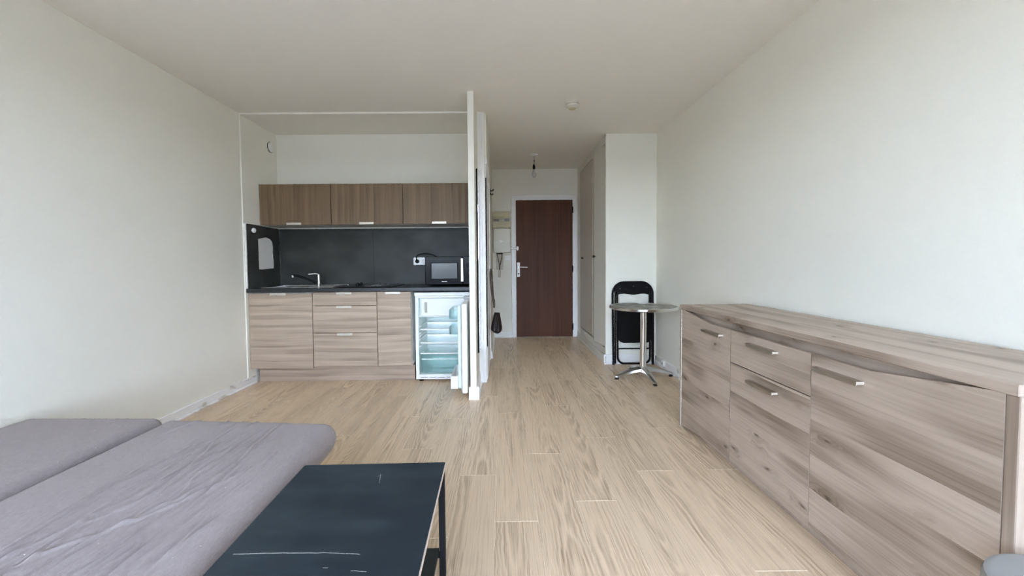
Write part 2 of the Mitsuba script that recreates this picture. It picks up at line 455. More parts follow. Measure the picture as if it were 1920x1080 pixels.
struct('balcony', cb(XL - 0.1, XR + 0.1, -2.1, YW - 0.12, -0.25, -0.10, 0.004), 'm_concrete')


# baseboards
def skirt(key, x0, x1, y0, y1, side, h=0.072, mat='m_skirt'):
    """A board with a round bead at the floor. side: the direction it faces."""
    t, b = 0.012, 0.011
    prof = [(0, 0), (t + b, 0), (t + b, 0.004)] + [(t + b * math.cos(a), 0.004 + b * math.sin(a)) for a in np.linspace(0.3, 1.57, 5)] + [(t, h - 0.004), (t - 0.003, h), (0, h)]
    if side == '+x': m = extr([(x0 + p, z) for p, z in prof], 'y', y0, y1)
    if side == '-x': m = extr([(x0 - p, z) for p, z in prof], 'y', y0, y1)
    if side == '-y': m = extr([(y0 - p, z) for p, z in prof], 'x', x0, x1)
    return struct(key, m, mat)


skirt('baseboard_left', XL, XL, YW, 3.925, '+x')
skirt('baseboard_right', XR, XR, YW, YC, '-x', 0.092)
skirt('baseboard_closet', XC, XC, YC - 0.02, YD, '-x', 0.088, 'm_closet_plain')
skirt('baseboard_closet_front', XC - 0.022, XR - 0.02, YC, YC, '-y', 0.105, 'm_trim')
skirt('baseboard_entry', -0.13, 0.148, YD, YD, '-y', 0.092, 'm_trim')
skirt('baseboard_hall', -0.13, -0.13, 4.805, YD, '+x', 0.085, 'm_trim')
skirt('baseboard_partition_hall', -0.214, -0.214, 3.345, 3.815, '+x', 0.105, 'm_trim')
skirt('baseboard_partition', -0.277, -0.192, 3.362, 3.362, '-y', 0.105, 'm_trim')

# entrance door
struct('door_1', cat(cb(0.150, 0.218, 6.122, YD + 0.001, 0.0, 2.118, 0.004), cb(1.061, 1.127, 6.122, YD + 0.001, 0.0, 2.118, 0.004), cb(0.151, 1.126, 6.1225, YD + 0.002, 2.044, 2.117, 0.004)), 'm_trim')
wood('door_1__leaf', cb(0.2205, 1.0585, 6.128, 6.149, 0.006, 2.041, 0.002), 'm_door', 2, 1)
labels['door_1__leaf'] = {'label': 'dark brown wood door leaf'}
put('door_1__handle_plate', cb(0.230, 0.276, 6.120, 6.129, 0.908, 1.124, 0.003), 'm_white_plastic')
put('door_1__handle', cat(cyl((0.252, 6.122, 1.052), (0.252, 6.085, 1.052), 0.009), tube([(0.252, 6.088, 1.052), (0.30, 6.085, 1.053), (0.385, 6.088, 1.051)], [0.009, 0.008, 0.007])), 'm_alu', smooth=35)
put('door_1__lock_cylinder', cyl((0.252, 6.121, 0.955), (0.252, 6.112, 0.955), 0.012), 'm_bronze', smooth=35)
put('door_1__security_latch', cat(cyl((0.118, 6.105, 1.331), (0.235, 6.105, 1.331), 0.007), cb(0.10, 0.135, 6.10, 6.151, 1.322, 1.34, 0.002), cyl((0.175, 6.105, 1.331), (0.20, 6.105, 1.331), 0.014)), 'm_steel', smooth=35)
put('door_1__latch_plate', cb(0.226, 0.256, 6.118, 6.129, 1.30, 1.362, 0.002), 'm_white_plastic')
for z in (1.894, 1.021, 0.158):
    put('door_1__hinge', cyl((1.062, 6.12, z - 0.045), (1.062, 6.12, z + 0.045), 0.009), 'm_black_metal', smooth=35)

# ------------------------------------------------------------------ kitchen
YF = 3.83
XK = XL + 0.0125


def lip(x0, x1, z1, yf, up=True):
    """A folded metal pull along a door's edge."""
    return cat(cb(x0, x1, yf - 0.014, yf - 0.0115, z1 - 0.021, z1, 0.001), cb(x0, x1, yf - 0.014, yf + 0.002, z1 - 0.0005, z1 + 0.002, 0.0008))


def lip_dn(x0, x1, z0, yf):
    return cat(cb(x0, x1, yf - 0.016, yf - 0.013, z0 - 0.002, z0 + 0.018, 0.001), cb(x0, x1, yf - 0.016, yf + 0.002, z0 - 0.004, z0 - 0.0015, 0.0008))


def carcass(x0, x1, z0, z1, y0, y1):
    t = 0.016
    return cat(cb(x0, x0 + t, y0, y1, z0, z1, 0.001), cb(x1 - t, x1, y0, y1, z0, z1, 0.001), cb(x0 + t, x1 - t, y0, y1, z0, z0 + t, 0.001), cb(x0 + t, x1 - t, y1 - 0.008, y1, z0 + t, z1, 0.001),
               cb(x0 + t, x1 - t, y0, y0 + 0.08, z1 - t, z1, 0.001))


k = 'sink_cabinet'
put(k + '__body', carcass(XK + 0.001, -1.767, 0.155, 0.862, YF + 0.020, 4.36), 'm_melamine')
dm = cb(XK + 0.002, -1.771, YF, YF + 0.019, 0.155, 0.861, 0.0015)
dm.apply_transform(trimesh.transformations.rotation_matrix(0.006, [0, 1, 0], [-2.07, YF, 0.5]))
dm.apply_translation((0.002, 0, -0.003))
wood(k + '__door', dm, 'm_kitchen', 0, 1)
put(k + '__door__handle', lip(-2.151, -2.003, 0.859, YF), 'm_handle')
lab(k, 'wide wood-grain base cabinet with one slightly sagging door under the sink', 'cabinet')

k = 'drawer_cabinet'
put(k + '__body', carcass(-1.7655, -1.166, 0.165, 0.862, YF + 0.020, 4.36), 'm_melamine')
for i, (z0, z1, hx) in enumerate(((0.739, 0.863, -1.537), (0.484, 0.735, -1.539), (0.168, 0.480, -1.538))):
    d = wood(k + '__drawer', cb(-1.7625, -1.1675, YF, YF + 0.019, z0, z1, 0.0015), 'm_kitchen', 0, 2 + i)
    put(d + '__handle', lip(hx, hx + 0.143, z1, YF), 'm_handle')
lab(k, 'wood-grain base cabinet with three stacked drawers', 'cabinet')

k = 'narrow_cabinet'
put(k + '__body', carcass(-1.1645, -0.848, 0.165, 0.862, YF + 0.020, 4.36), 'm_melamine')
wood(k + '__door', cb(-1.162, -0.850, YF, YF + 0.019, 0.168, 0.863, 0.0015), 'm_kitchen', 0, 7)
put(k + '__door__handle', lip(-1.083, -0.942, 0.863, YF), 'm_handle')
lab(k, 'narrow wood-grain base cabinet beside the open fridge', 'cabinet')

k = wood('kitchen_plinth', cb(XK + 0.026, -0.840, 3.93, 3.946, 0.0, 0.153, 0.0015), 'm_kitchen', 0, 9)
lab(k, 'long wood-grain plinth board under the base cabinets', 'plinth')

k = put('worktop', cb(XK, -0.2655, 3.805, 4.398, 0.866, 0.904, 0.004), 'm_worktop')
lab(k, 'thin black worktop running above the base cabinets and fridge', 'countertop')

k = 'backsplash'
for x0, x1 in ((XK + 0.008, -1.3595), (-1.3585, -0.2655)):
    put(k + '__panel', cb(x0, x1, 4.389, 4.3975, 0.9045, 1.497, 0.001), 'm_splash')
# side panel with the torn-away piece left as bare plaster
hole = Polygon([(4.006, 1.375), (4.008, 1.081), (4.07, 1.077), (4.16, 1.082), (4.278, 1.087), (4.276, 1.16), (4.268, 1.24), (4.272, 1.30), (4.262, 1.352), (4.235, 1.378), (4.20, 1.39), (4.142, 1.400), (4.08, 1.386)])
pan = Polygon([(3.822, 0.9045), (4.3885, 0.9045), (4.3885, 1.499), (3.822, 1.507)]).difference(hole)
k2 = 'side_splash_panel'
put(k2 + '__panel', extr(pan, 'x', XK - 0.0012, XK + 0.007), 'm_splash')
put(k2 + '__torn_patch', extr(hole.buffer(-0.0015), 'x', XK - 0.0013, XK + 0.0012), 'm_plaster')
labels[k2 + '__torn_patch'] = {'label': 'bare white plaster where the panel is torn away'}
put(k + '__trim', cb(XK + 0.002, -0.2655, 4.380, 4.3975, 1.4975, 1.506, 0.001), 'm_white_plastic')
put(k2 + '__trim', cb(XK - 0.0012, XK + 0.012, 3.806, 3.8215, 0.905, 1.507, 0.001), 'm_white_plastic')
put(k2 + '__top_trim', cb(XK - 0.0012, XK + 0.010, 3.83, 4.375, 1.507, 1.511, 0.001), 'm_white_plastic')
lab(k2, 'dark side splash panel with a torn white patch at the left end of the worktop', 'backsplash')
lab(k, 'dark slate-grey backsplash between the worktop and the wall cabinets', 'backsplash')

k = put('wall_hook', lathe([(0, 0.03), (0.018, 0.03), (0.024, 0.022), (0.024, 0.012), (0.012, 0.006), (0.012, 0), (0, 0)], (XK + 0.0065, 3.915, 1.449), 24, 'x'), 'm_white_plastic', smooth=40)
lab(k, 'round cream hook on the dark side panel above the torn patch', 'hook')

# wall cabinets
YU = 4.055
for i, (x0, x1, hx, w) in enumerate(((XK + 0.002, -1.664, -2.092, 'leftmost wood-grain wall cabinet next to the left wall'), (-1.6605, -0.963, -1.385, 'middle wood-grain wall cabinet above the hob'),
                                     (-0.9595, -0.267, -0.676, 'rightmost wood-grain wall cabinet next to the white partition'))):
    k = 'wall_cabinet' + (f'_{i:03d}' if i else '')
    b = cat(carcass(x0, x1, 1.512, 1.903, YU + 0.02, 4.39), cb(x0 + 0.016, x1 - 0.016, YU + 0.02, 4.385, 1.89, 1.9028, 0.001))
    put(k + '__body', b, 'm_melamine_grey')
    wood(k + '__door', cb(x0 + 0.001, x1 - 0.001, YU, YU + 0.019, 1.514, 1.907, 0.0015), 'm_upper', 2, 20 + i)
    put(k + '__door__handle', lip_dn(hx, hx + 0.142, 1.514, YU), 'm_handle')
    lab(k, w, 'wall cabinet', 'wall cabinets above the worktop')

# sink, tap, hob
k = 'sink'
bowl = tm(mbox(-2.27, -1.60, 3.90, 4.30, 0.9042, 0.9085) - mbox(-2.22, -1.87, 3.94, 4.20, 0.9, 0.92))
put(k + '__rim', cat(bowl, cb(-2.275, -1.595, 4.295, 4.302, 0.9042, 0.9115, 0.001), cb(-2.275, -1.595, 3.897, 3.902, 0.9042, 0.9105, 0.001)), 'm_steel')
put(k + '__bowl', cb(-2.222, -1.868, 3.938, 4.202, 0.9041, 0.9050, 0.0002), 'm_steel')
for j in range(6):
    put(k + '__drainer_rib', cb(-1.84, -1.63, 3.965 + 0.045 * j, 3.98 + 0.045 * j, 0.908, 0.9105, 0.001), 'm_steel')
lab(k, 'stainless steel sink with drainer set in the black worktop', 'sink')
k = 'kitchen_tap'
put(k + '__body', cat(lathe([(0, 0), (0.026, 0), (0.026, 0.006), (0.019, 0.012), (0.017, 0.075), (0.0185, 0.10), (0.015, 0.112), (0, 0.115)], (-1.882, 4.245, 0.9115), 28)), 'm_chrome', smooth=40)
put(k + '__lever', tube(curve([(-1.88, 4.245, 1.012), (-1.888, 4.235, 1.023), (-1.925, 4.21, 1.027), (-1.965, 4.19, 1.026)], 20), np.linspace(0.011, 0.006, 20)), 'm_chrome', smooth=40)
put(k + '__spout', tube(curve([(-1.887, 4.243, 0.93), (-1.95, 4.225, 0.957), (-2.03, 4.205, 0.993), (-2.08, 4.19, 1.010), (-2.115, 4.18, 1.012)], 24), 0.0095), 'm_black_gloss', smooth=40)
put(k + '__aerator', lathe([(0, 0), (0.011, 0), (0.012, 0.005), (0.012, 0.022), (0, 0.024)], (-2.117, 4.18, 0.992), 20), 'm_chrome', smooth=40)
lab(k, 'chrome single-lever mixer tap with a long spout over the sink', 'tap')
k = 'hob'
put(k + '__glass', cb(-1.53, -1.02, 3.86, 4.33, 0.9042, 0.911, 0.002), 'm_black_gloss')
for x, y in ((-1.45, 4.25), (-1.45, 4.14)):
    put(k + '__knob', lathe([(0, 0), (0.020, 0), (0.020, 0.004), (0.014, 0.006), (0.013, 0.022), (0, 0.024)], (x, y, 0.911), 20), 'm_black', smooth=40)
for x, y, r in ((-1.24, 4.20, 0.09), (-1.24, 3.98, 0.075)):
    put(k + '__burner', lathe([(r - 0.002, 0), (r, 0), (r, 0.0008), (r - 0.002, 0.0008), (r - 0.002, 0)], (x, y, 0.9109), 40), 'm_melamine_grey')
lab(k, 'low black ceramic hob set in the worktop under the middle wall cabinet', 'hob')
k = put('worktop_strip', cat(trimesh.convex.convex_hull(np.array([(-1.40, 4.345, 0.9045), (-1.215, 4.37, 0.9045), (-1.215, 4.375, 0.9045), (-1.40, 4.35, 0.9045), (-1.40, 4.345, 0.909), (-1.215, 4.37, 0.919), (-1.215, 4.375, 0.919), (-1.40, 4.35, 0.909)]))), 'm_black')
lab(k, 'thin black strip lying on the worktop against the dark backsplash behind the hob', 'strip')

# socket and plug
k = 'double_socket'
put(k + '__plate', rbox(-0.935, -0.775, 4.3775, 4.3888, 1.106, 1.187, 0.005), 'm_white_plastic', smooth=40)
for x in (-0.893, -0.817):
    put(k + '__ring', lathe([(0.019, 0), (0.022, 0), (0.022, 0.003), (0.019, 0.003), (0.019, 0)], (x, 4.3795, 1.146), 28, '-y'), 'm_melamine_grey')
lab(k, 'white double wall socket on the dark backsplash left of the microwave', 'socket')
k = 'power_cord'
put(k + '__plug', lathe([(0, 0.04), (0.012, 0.04), (0.0175, 0.03), (0.0195, 0.0), (0, 0)], (-0.893, 4.379, 1.146), 24, '-y'), 'm_black', smooth=40)
put(k + '__cable', tube(curve([(-0.893, 4.345, 1.146), (-0.893, 4.33, 1.18), (-0.885, 4.33, 1.205), (-0.85, 4.33, 1.222), (-0.79, 4.33, 1.225), (-0.72, 4.33, 1.213), (-0.69, 4.33, 1.195), (-0.68, 4.325, 1.16)], 50), 0.0045, 10), 'm_black', smooth=60)
lab(k, 'black power cord plugged in the double socket and looping behind the microwave', 'cord')

k = 'microwave'
put(k + '__body', cb(-0.735, -0.275, 3.972, 4.305, 0.917, 1.188, 0.004), 'm_black')
put(k + '__door', cb(-0.7345, -0.372, 3.950, 3.971, 0.918, 1.187, 0.004), 'm_black_gloss')
put(k + '__door__window', cb(-0.672, -0.425, 3.9475, 3.951, 0.976, 1.125, 0.001), 'm_window_mw')
put(k + '__door__window_frame', cat(cb(-0.680, -0.672, 3.9465, 3.951, 0.968, 1.133, 0.001), cb(-0.425, -0.417, 3.9465, 3.951, 0.968, 1.133, 0.001), cb(-0.672, -0.425, 3.9465, 3.951, 0.968, 0.976, 0.001), cb(-0.672, -0.425, 3.9465, 3.951, 1.125, 1.133, 0.001)), 'm_black')
put(k + '__door__logo', cb(-0.576, -0.524, 3.9488, 3.9505, 0.9445, 0.9505, 0.0004), 'm_white_plastic')
put(k + '__door__handle', cat(tm(rbox(-0.390, -0.362, 3.918, 3.930, 0.945, 1.172, 0.006)), cb(-0.384, -0.368, 3.928, 3.952, 0.96, 0.975, 0.002), cb(-0.384, -0.368, 3.928, 3.952, 1.145, 1.16, 0.002)), 'm_alu', smooth=40)
put(k + '__control_panel', cb(-0.3705, -0.2755, 3.951, 3.971, 0.918, 1.187, 0.003), 'm_black_gloss')
for z in (1.10, 1.0):
    put(k + '__control_knob', lathe([(0, 0.016), (0.015, 0.016), (0.019, 0.0), (0, 0)], (-0.322, 3.951, z), 24, '-y'), 'm_black', smooth=40)
for x in (-0.70, -0.31):
    for y in (4.0, 4.27):
        put(k + '__foot', cyl((x, y, 0.904), (x, y, 0.918), 0.012), 'm_rubber', smooth=35)
lab(k, 'black microwave oven with a silver handle on the worktop', 'microwave')

# fridge
k = 'fridge'
body = mbox(-0.816, -0.306, 3.862, 4.36, 0.028, 0.818) - mbox(-0.790, -0.341, 3.84, 4.304, 0.070, 0.804)
for j in range(4):
    body = body - mbox(-0.775 + 0.082 * j, -0.775 + 0.082 * j + 0.066, 3.85, 3.88, 0.040, 0.047)
put(k + '__body', tm(body), 'm_fridge')
put(k + '__liner', tm(mbox(-0.7895, -0.3415, 3.866, 4.3035, 0.0705, 0.8035) - mbox(-0.786, -0.345, 3.8, 4.30, 0.074, 0.800)), 'm_liner')
put(k + '__grille', cb(-0.79, -0.40, 3.879, 3.882, 0.036, 0.05, 0.001), 'm_dark')
put(k + '__top', cb(-0.820, -0.303, 3.842, 4.36, 0.8185, 0.853, 0.004), 'm_fridge')
fl = put(k + '__freezer_flap', cb(-0.768, -0.352, 3.892, 3.91, 0.623, 0.794, 0.005), 'm_fridge')
put(fl + '__handle', cat(cb(-0.764, -0.735, 3.882, 3.893, 0.657, 0.757, 0.003)), 'm_fridge')
put(fl + '__handle_recess', cb(-0.733, -0.708, 3.8905, 3.8935, 0.657, 0.757, 0.001), 'm_melamine_grey')
put(k + '__freezer_box', cb(-0.785, -0.346, 3.911, 4.299, 0.61, 0.799, 0.004), 'm_liner')
for z in (0.496, 0.367):
    s = put(k + '__shelf', cb(-0.778, -0.352, 3.905, 4.255, z - 0.002, z + 0.002, 0.0008), 'm_clear')
    put(s + '__front_edge', cb(-0.778, -0.352, 3.888, 3.906, z - 0.006, z + 0.007, 0.003), 'm_fridge')
    put(s + '__rear_edge', cb(-0.778, -0.352, 4.25, 4.262, z - 0.004, z + 0.022, 0.002), 'm_fridge')
s = put(k + '__shelf', cb(-0.778, -0.352, 3.905, 4.27, 0.266, 0.270, 0.0008), 'm_clear')
put(s + '__front_edge', cb(-0.778, -0.352, 3.888, 3.906, 0.260, 0.272, 0.003), 'm_fridge')
put(s + '__rear_edge', cb(-0.778, -0.352, 4.262, 4.272, 0.262, 0.275, 0.002), 'm_fridge')
dw = tm(mbox(-0.768, -0.362, 3.90, 4.22, 0.082, 0.255) - mbox(-0.764, -0.366, 3.904, 4.216, 0.086, 0.30))
put(k + '__crisper', dw, 'm_clear_tint')
put(k + '__crisper__lip', cat(cb(-0.770, -0.360, 3.890, 3.902, 0.206, 0.216, 0.002)), 'm_liner')
for z in (0.525, 0.46, 0.43, 0.40, 0.335, 0.62):
    put(k + '__shelf_rail', cb(-0.787, -0.772, 3.885, 4.24, z - 0.007, z + 0.007, 0.004), 'm_fridge')
# open door
d = put(k + '__door', tm(rbox(-0.334, -0.288, 3.366, 3.852, 0.045, 0.790, 0.009)), 'm_fridge', smooth=40)
put(d + '__liner', cat(cb(-0.372, -0.333, 3.425, 3.445, 0.07, 0.77, 0.005), cb(-0.372, -0.333, 3.79, 3.81, 0.07, 0.77, 0.005), cb(-0.345, -0.333, 3.40, 3.83, 0.06, 0.78, 0.004)), 'm_liner')
for ya in (3.385, 3.832):
    put(d + '__gasket', cb(-0.341, -0.3335, ya, ya + 0.012, 0.055, 0.785, 0.003), 'm_hinge')
for z0, z1 in ((0.655, 0.735), (0.522, 0.590)):
    put(d + '__rack', tm(mbox(-0.445, -0.371, 3.45, 3.785, z0, z1) - mbox(-0.441, -0.375, 3.454, 3.781, z0 + 0.004, z1 + 0.1)), 'm_clear_tint')
put(d + '__bottle_rack', tm(mbox(-0.432, -0.373, 3.402, 3.80, 0.075, 0.180) - mbox(-0.427, -0.378, 3.407, 3.795, 0.08, 0.3)), 'm_fridge')
put(d + '__bottle_guard', cb(-0.430, -0.375, 3.79, 3.797, 0.18, 0.27, 0.002), 'm_clear_tint')
put(k + '__hinge', cat(cb(-0.355, -0.292, 3.80, 3.862, 0.792, 0.816, 0.004)), 'm_hinge')
for x in (-0.78, -0.34):
    put(k + '__foot', cyl((x, 3.93, 0.0), (x, 3.93, 0.029), 0.02), 'm_black', smooth=35)
    put(k + '__foot', cyl((x, 4.30, 0.0), (x, 4.30, 0.029), 0.02), 'm_black', smooth=35)
lab(k, 'empty white under-counter fridge with its door wide open', 'fridge')

k = 'air_vent'
put(k + '__cover', lathe([(0, 0.020), (0.040, 0.019), (0.050, 0.012), (0.052, 0.005), (0, 0.005)], (XK - 0.001, 4.283, 2.327), 36, 'x'), 'm_white_plastic', smooth=40)
put(k + '__seat', lathe([(0, 0.0055), (0.055, 0.0055), (0.055, 0), (0, 0)], (XK - 0.001, 4.283, 2.327), 36, 'x'), 'm_dark', smooth=40)
lab(k, 'small round white vent high on the alcove side wall above the cabinets', 'vent')

# ------------------------------------------------------------------ hall
k = 'wall_mirror'
put(k + '__frame', cb(-0.2135, -0.2005, 3.570, 3.79, 0.338, 1.935, 0.001), 'm_black')
put(k + '__glass', cb(-0.2005, -0.1985, 3.574, 3.79, 0.342, 1.931, 0.0005), 'm_mirror')
for z in (1.925, 1.24, 0.345):
    put(k + '__clip', cb(-0.2138, -0.1965, 3.60, 3.63, z - 0.012, z + 0.012, 0.002), 'm_white_plastic')
lab(k, 'tall narrow mirror with a black edge clipped to the hall side of the partition', 'mirror')

k = 'fuse_box'
fb = mbox(-0.126, 0.138, 6.075, 6.1495, 1.633, 1.864) - mbox(-0.112, 0.124, 6.06, 6.10, 1.728, 1.768)
put(k + '__cover', tm(fb), 'm_cream')
put(k + '__ledge', cb(-0.127, 0.139, 6.066, 6.080, 1.785, 1.797, 0.003), 'm_cream')
put(k + '__ledge', cb(-0.127, 0.139, 6.068, 6.080, 1.632, 1.642, 0.003), 'm_cream')
put(k + '__window', cb(-0.111, 0.123, 6.0885, 6.0995, 1.729, 1.767, 0.001), 'm_smoked')
for j, x in enumerate((-0.02, 0.0, 0.02, 0.04)):
    put(k + '__breaker', cb(x - 0.008, x + 0.008, 6.076, 6.09, 1.733, 1.763, 0.002), 'm_ivory')
lab(k, 'cream fuse box with a dark switch window, topmost on the entrance wall', 'fuse box')
k = 'meter_panel'
put(k + '__cover', cb(-0.118, 0.134, 6.085, 6.1495, 1.270, 1.631, 0.006), 'm_ivory')
put(k + '__label_slot', cb(-0.10, 0.12, 6.0825, 6.0855, 1.432, 1.438, 0.001), 'm_white_plastic')
put(k + '__button', cyl((-0.005, 6.086, 1.436), (-0.005, 6.076, 1.436), 0.018), 'm_white_plastic', smooth=35)
put(k + '__outlet', cb(-0.072, 0.022, 6.10, 6.149, 1.252, 1.2695, 0.003), 'm_dark')
lab(k, 'tall ivory meter panel directly under the cream fuse box', 'meter panel')
k = 'cable_duct'
put(k + '__cover', cb(-0.075, 0.025, 6.135, 6.1495, 1.02, 1.251, 0.003), 'm_beige')
for s in (-1, 1):
    put(k + '__cable', tube(curve([(-0.025 + 0.035 * s, 6.128, 1.25), (-0.025 + 0.024 * s, 6.128, 1.17), (-0.025 + 0.008 * s, 6.128, 1.09), (-0.03 + 0.006 * s, 6.13, 0.99)], 16), 0.0055, 8), 'm_strap', smooth=60)
put(k + '__plug', tm(rbox(-0.048, -0.012, 6.120, 6.1485, 0.905, 1.018, 0.012)), 'm_beige', smooth=40)
lab(k, 'short beige cable cover with hanging plug under the meter panel', 'cable cover')
k = 'light_switch'
put(k + '__plate', tm(rbox(0.052, 0.128, 6.140, 6.1505, 1.152, 1.228, 0.006)), 'm_white_plastic', smooth=40)
put(k + '__button', lathe([(0, 0.008), (0.018, 0.006), (0.022, 0.0), (0, 0)], (0.09, 6.1405, 1.188), 28, '-y'), 'm_white_plastic', smooth=40)
lab(k, 'white light switch on the entrance wall beside the door frame', 'light switch')

k = 'handbag'


def bagmesh():
    # a drooping pouch hanging flat from its strap, wider and fuller below
    zs = np.linspace(0.362, 0.572, 22)
    ring = 28
    v = []
    for z in zs:
        t = (0.572 - z) / 0.210
        prof = (0.52 + 0.48 * min(1, t * 1.35)) * (1 if t < 0.86 else math.sqrt(max(0.02, 1 - ((t - 0.86) / 0.145) ** 2)))
        cy = 4.50 - 0.015 * t
        cx = -0.054 - 0.009 * t
        for a in np.arange(ring) * 2 * np.pi / ring:
            ca, sa = math.cos(a), math.sin(a)
            e = lambda s: math.copysign(abs(s) ** 0.75, s)
            crease = 1 - 0.16 * math.exp(-((a - 4.6) / 0.16) ** 2)
            v.append((cx + 0.061 * prof * e(ca) * crease, cy + 0.10 * prof * e(sa) * crease, z + 0.012 * math.sin(2 * a + 1) * t))
    f = []
    n = len(zs)
    for i in range(n - 1):
        for j in range(ring):
            k2 = (j + 1) % ring
            f += [[i * ring + j, i * ring + k2, (i + 1) * ring + k2], [i * ring + j, (i + 1) * ring + k2, (i + 1) * ring + j]]
    v += [tuple(np.mean(v[:ring], 0)), tuple(np.mean(v[-ring:], 0))]
    for j in range(ring):
        k2 = (j + 1) % ring
        f += [[n * ring, k2, j], [n * ring + 1, (n - 1) * ring + j, (n - 1) * ring + k2]]
    return trimesh.Trimesh(v, f, process=False)


put(k + '__pouch', bagmesh(), 'm_leather', smooth=True)
put(k + '__flap', tube(curve([(-0.062, 4.392, 0.38), (-0.058, 4.392, 0.45), (-0.052, 4.42, 0.54), (-0.05, 4.46, 0.575)], 24), np.linspace(0.010, 0.006, 24), 8), 'm_leather', smooth=True)
for s in (-1, 1):
    put(k + '__strap', tube(curve([(-0.118 + 0.004 * s, 4.60 + 0.02 * s, 1.054), (-0.117 + 0.008 * s, 4.595 + 0.035 * s, 0.98), (-0.105 + 0.007 * s, 4.585 + 0.03 * s, 0.80), (-0.084 + 0.003 * s, 4.53 + 0.02 * s, 0.655)], 24), 0.0085, 8), 'm_strap', smooth=True)
put(k + '__strap_end', tm(rbox(-0.096, -0.074, 4.51, 4.55, 0.625, 0.72, 0.009)), 'm_strap', smooth=40)
put(k + '__buckle', cat(tube([(-0.080 + 0.011 * math.cos(a), 4.52, 0.598 + 0.024 * math.sin(a)) for a in np.linspace(0, 6.28, 24)], 0.0025, 8)), 'm_alu', smooth=60)
lab(k, 'small dark brown leather bag hanging by its strap on the hall door handle', 'bag')

k = put('coat_hook', cat(cb(-0.131, -0.122, 4.835, 4.875, 1.92, 1.99, 0.002), tube(curve([(-0.125, 4.855, 1.97), (-0.10, 4.855, 1.965), (-0.085, 4.855, 1.985)], 12), 0.008, 8), tube(curve([(-0.125, 4.855, 1.94), (-0.105, 4.855, 1.92), (-0.09, 4.855, 1.93)], 12), 0.008, 8)), 'm_bronze', smooth=35)
lab(k, 'small dark bronze coat hook high on the hall wall above the bag', 'hook')

# pendant bulb
k = 'pendant_lamp'
PX, PY = 0.428, 5.33
put(k + '__ceiling_rose', lathe([(0, 0), (0.05, 0), (0.055, -0.006), (0.045, -0.014), (0.01, -0.018), (0, -0.018)], (PX, PY, HC), 36), 'm_white_plastic', smooth=40)
put(k + '__cord', tube([(PX, PY, HC - 0.016), (PX + 0.002, PY, 2.44), (PX + 0.004, PY, 2.395), (PX + 0.001, PY, 2.36)], 0.0025, 8), 'm_black', smooth=60)
put(k + '__knot', tm(m3.Manifold.sphere(0.010, 16).translate((PX + 0.003, PY, 2.422))), 'm_black', smooth=True)
put(k + '__lamp_holder', lathe([(0, 0.065), (0.008, 0.065), (0.015, 0.045), (0.018, 0.03), (0.017, 0.0), (0, 0)], (PX, PY, 2.318), 24), 'm_black', smooth=40)
put(k + '__bulb', lathe([(0.0, -0.105), (0.015, -0.102), (0.026, -0.09), (0.030, -0.073), (0.027, -0.055), (0.018, -0.035), (0.0135, -0.018), (0.013, 0.0), (0, 0)], (PX, PY, 2.32), 32), 'm_bulb', smooth=40)
put(k + '__bulb__filament_stem', lathe([(0, -0.06), (0.007, -0.055), (0.005, -0.03), (0.009, -0.001), (0, -0.001)], (PX, PY, 2.319), 16), 'm_white_plastic', smooth=40)
lab(k, 'bare bulb in a black lamp holder hanging from the hall ceiling', 'lamp')

k = 'smoke_detector'
put(k + '__base', lathe([(0, 0), (0.058, 0), (0.060, -0.010), (0.056, -0.014), (0, -0.014)], (0.626, 3.62, HC), 40), 'm_aged', smooth=40)
put(k + '__body', lathe([(0, -0.0142), (0.050, -0.0142), (0.056, -0.018), (0.052, -0.034), (0.034, -0.046), (0, -0.047)], (0.626, 3.62, HC), 40), 'm_aged', smooth=40)
put(k + '__grille', lathe([(0.0, -0.0465), (0.030, -0.0465), (0.027, -0.054), (0, -0.056)], (0.626, 3.62, HC), 32), 'm_cream', smooth=40)
lab(k, 'round white smoke detector on the ceiling', 'smoke detector')

# ------------------------------------------------------------------ folding chair leaning on the closet wall
k = 'folding_chair'
XM, lean = 1.428, 0.035


def ch(pts):
    """Chair plane points (x, z, forward) to the world, leaning back."""
    return np.array([(XM + x, 4.442 - f + lean * z, z) for x, z, f in pts])


def utube(xz, fwd, r):
    return tube(ch([(x, z, fwd) for x, z in xz]), r, 12)


w = 0.219
back = [(-w + 0.004, 0.012), (-w, 0.3), (-w, 0.55), (-w, 0.72)] + [(-x, z) for x, z in arc(w - 0.125, 0.775, 0.125, 0, 90, 10)] + arc(w - 0.125, 0.775, 0.125, 90, 0, 10) + [(w, 0.72), (w, 0.55), (w, 0.3), (w - 0.004, 0.012)]
put(k + '__back_frame', utube(back, 0.0, 0.011), 'm_black', smooth=50)
w2 = 0.176
front = [(-w2, 0.80), (-w2, 0.4), (-w2, 0.12)] + [(-x, z) for x, z in arc(w2 - 0.07, 0.090, 0.07, 0, -90, 8)] + arc(w2 - 0.07, 0.090, 0.07, -90, 0, 8) + [(w2, 0.12), (w2, 0.4), (w2, 0.80)]
put(k + '__leg_frame', utube(front, 0.026, 0.0105), 'm_black', smooth=50)
put(k + '__side_bar', utube([(-w + 0.018, 0.02), (-w + 0.018, 0.45), (-w + 0.024, 0.80)], 0.022, 0.009), 'm_black', smooth=50)
put(k + '__side_bar', utube([(w - 0.018, 0.02), (w - 0.018, 0.45), (w - 0.024, 0.80)], 0.022, 0.009), 'm_black', smooth=50)
put(k + '__crossbar', utube([(-w2, 0.180), (w2, 0.180)], 0.026, 0.007), 'm_black', smooth=50)
xs = np.linspace(-0.193, 0.193, 33)
low = [(x, 0.758 + 0.020 * math.sin(math.pi * min(1, (0.193 - abs(x)) / 0.193 * 1.9) / 2 * (1 if abs(x) > 0.09 else 1)) - 0.014 * math.exp(-(x / 0.06) ** 2)) for x in xs]
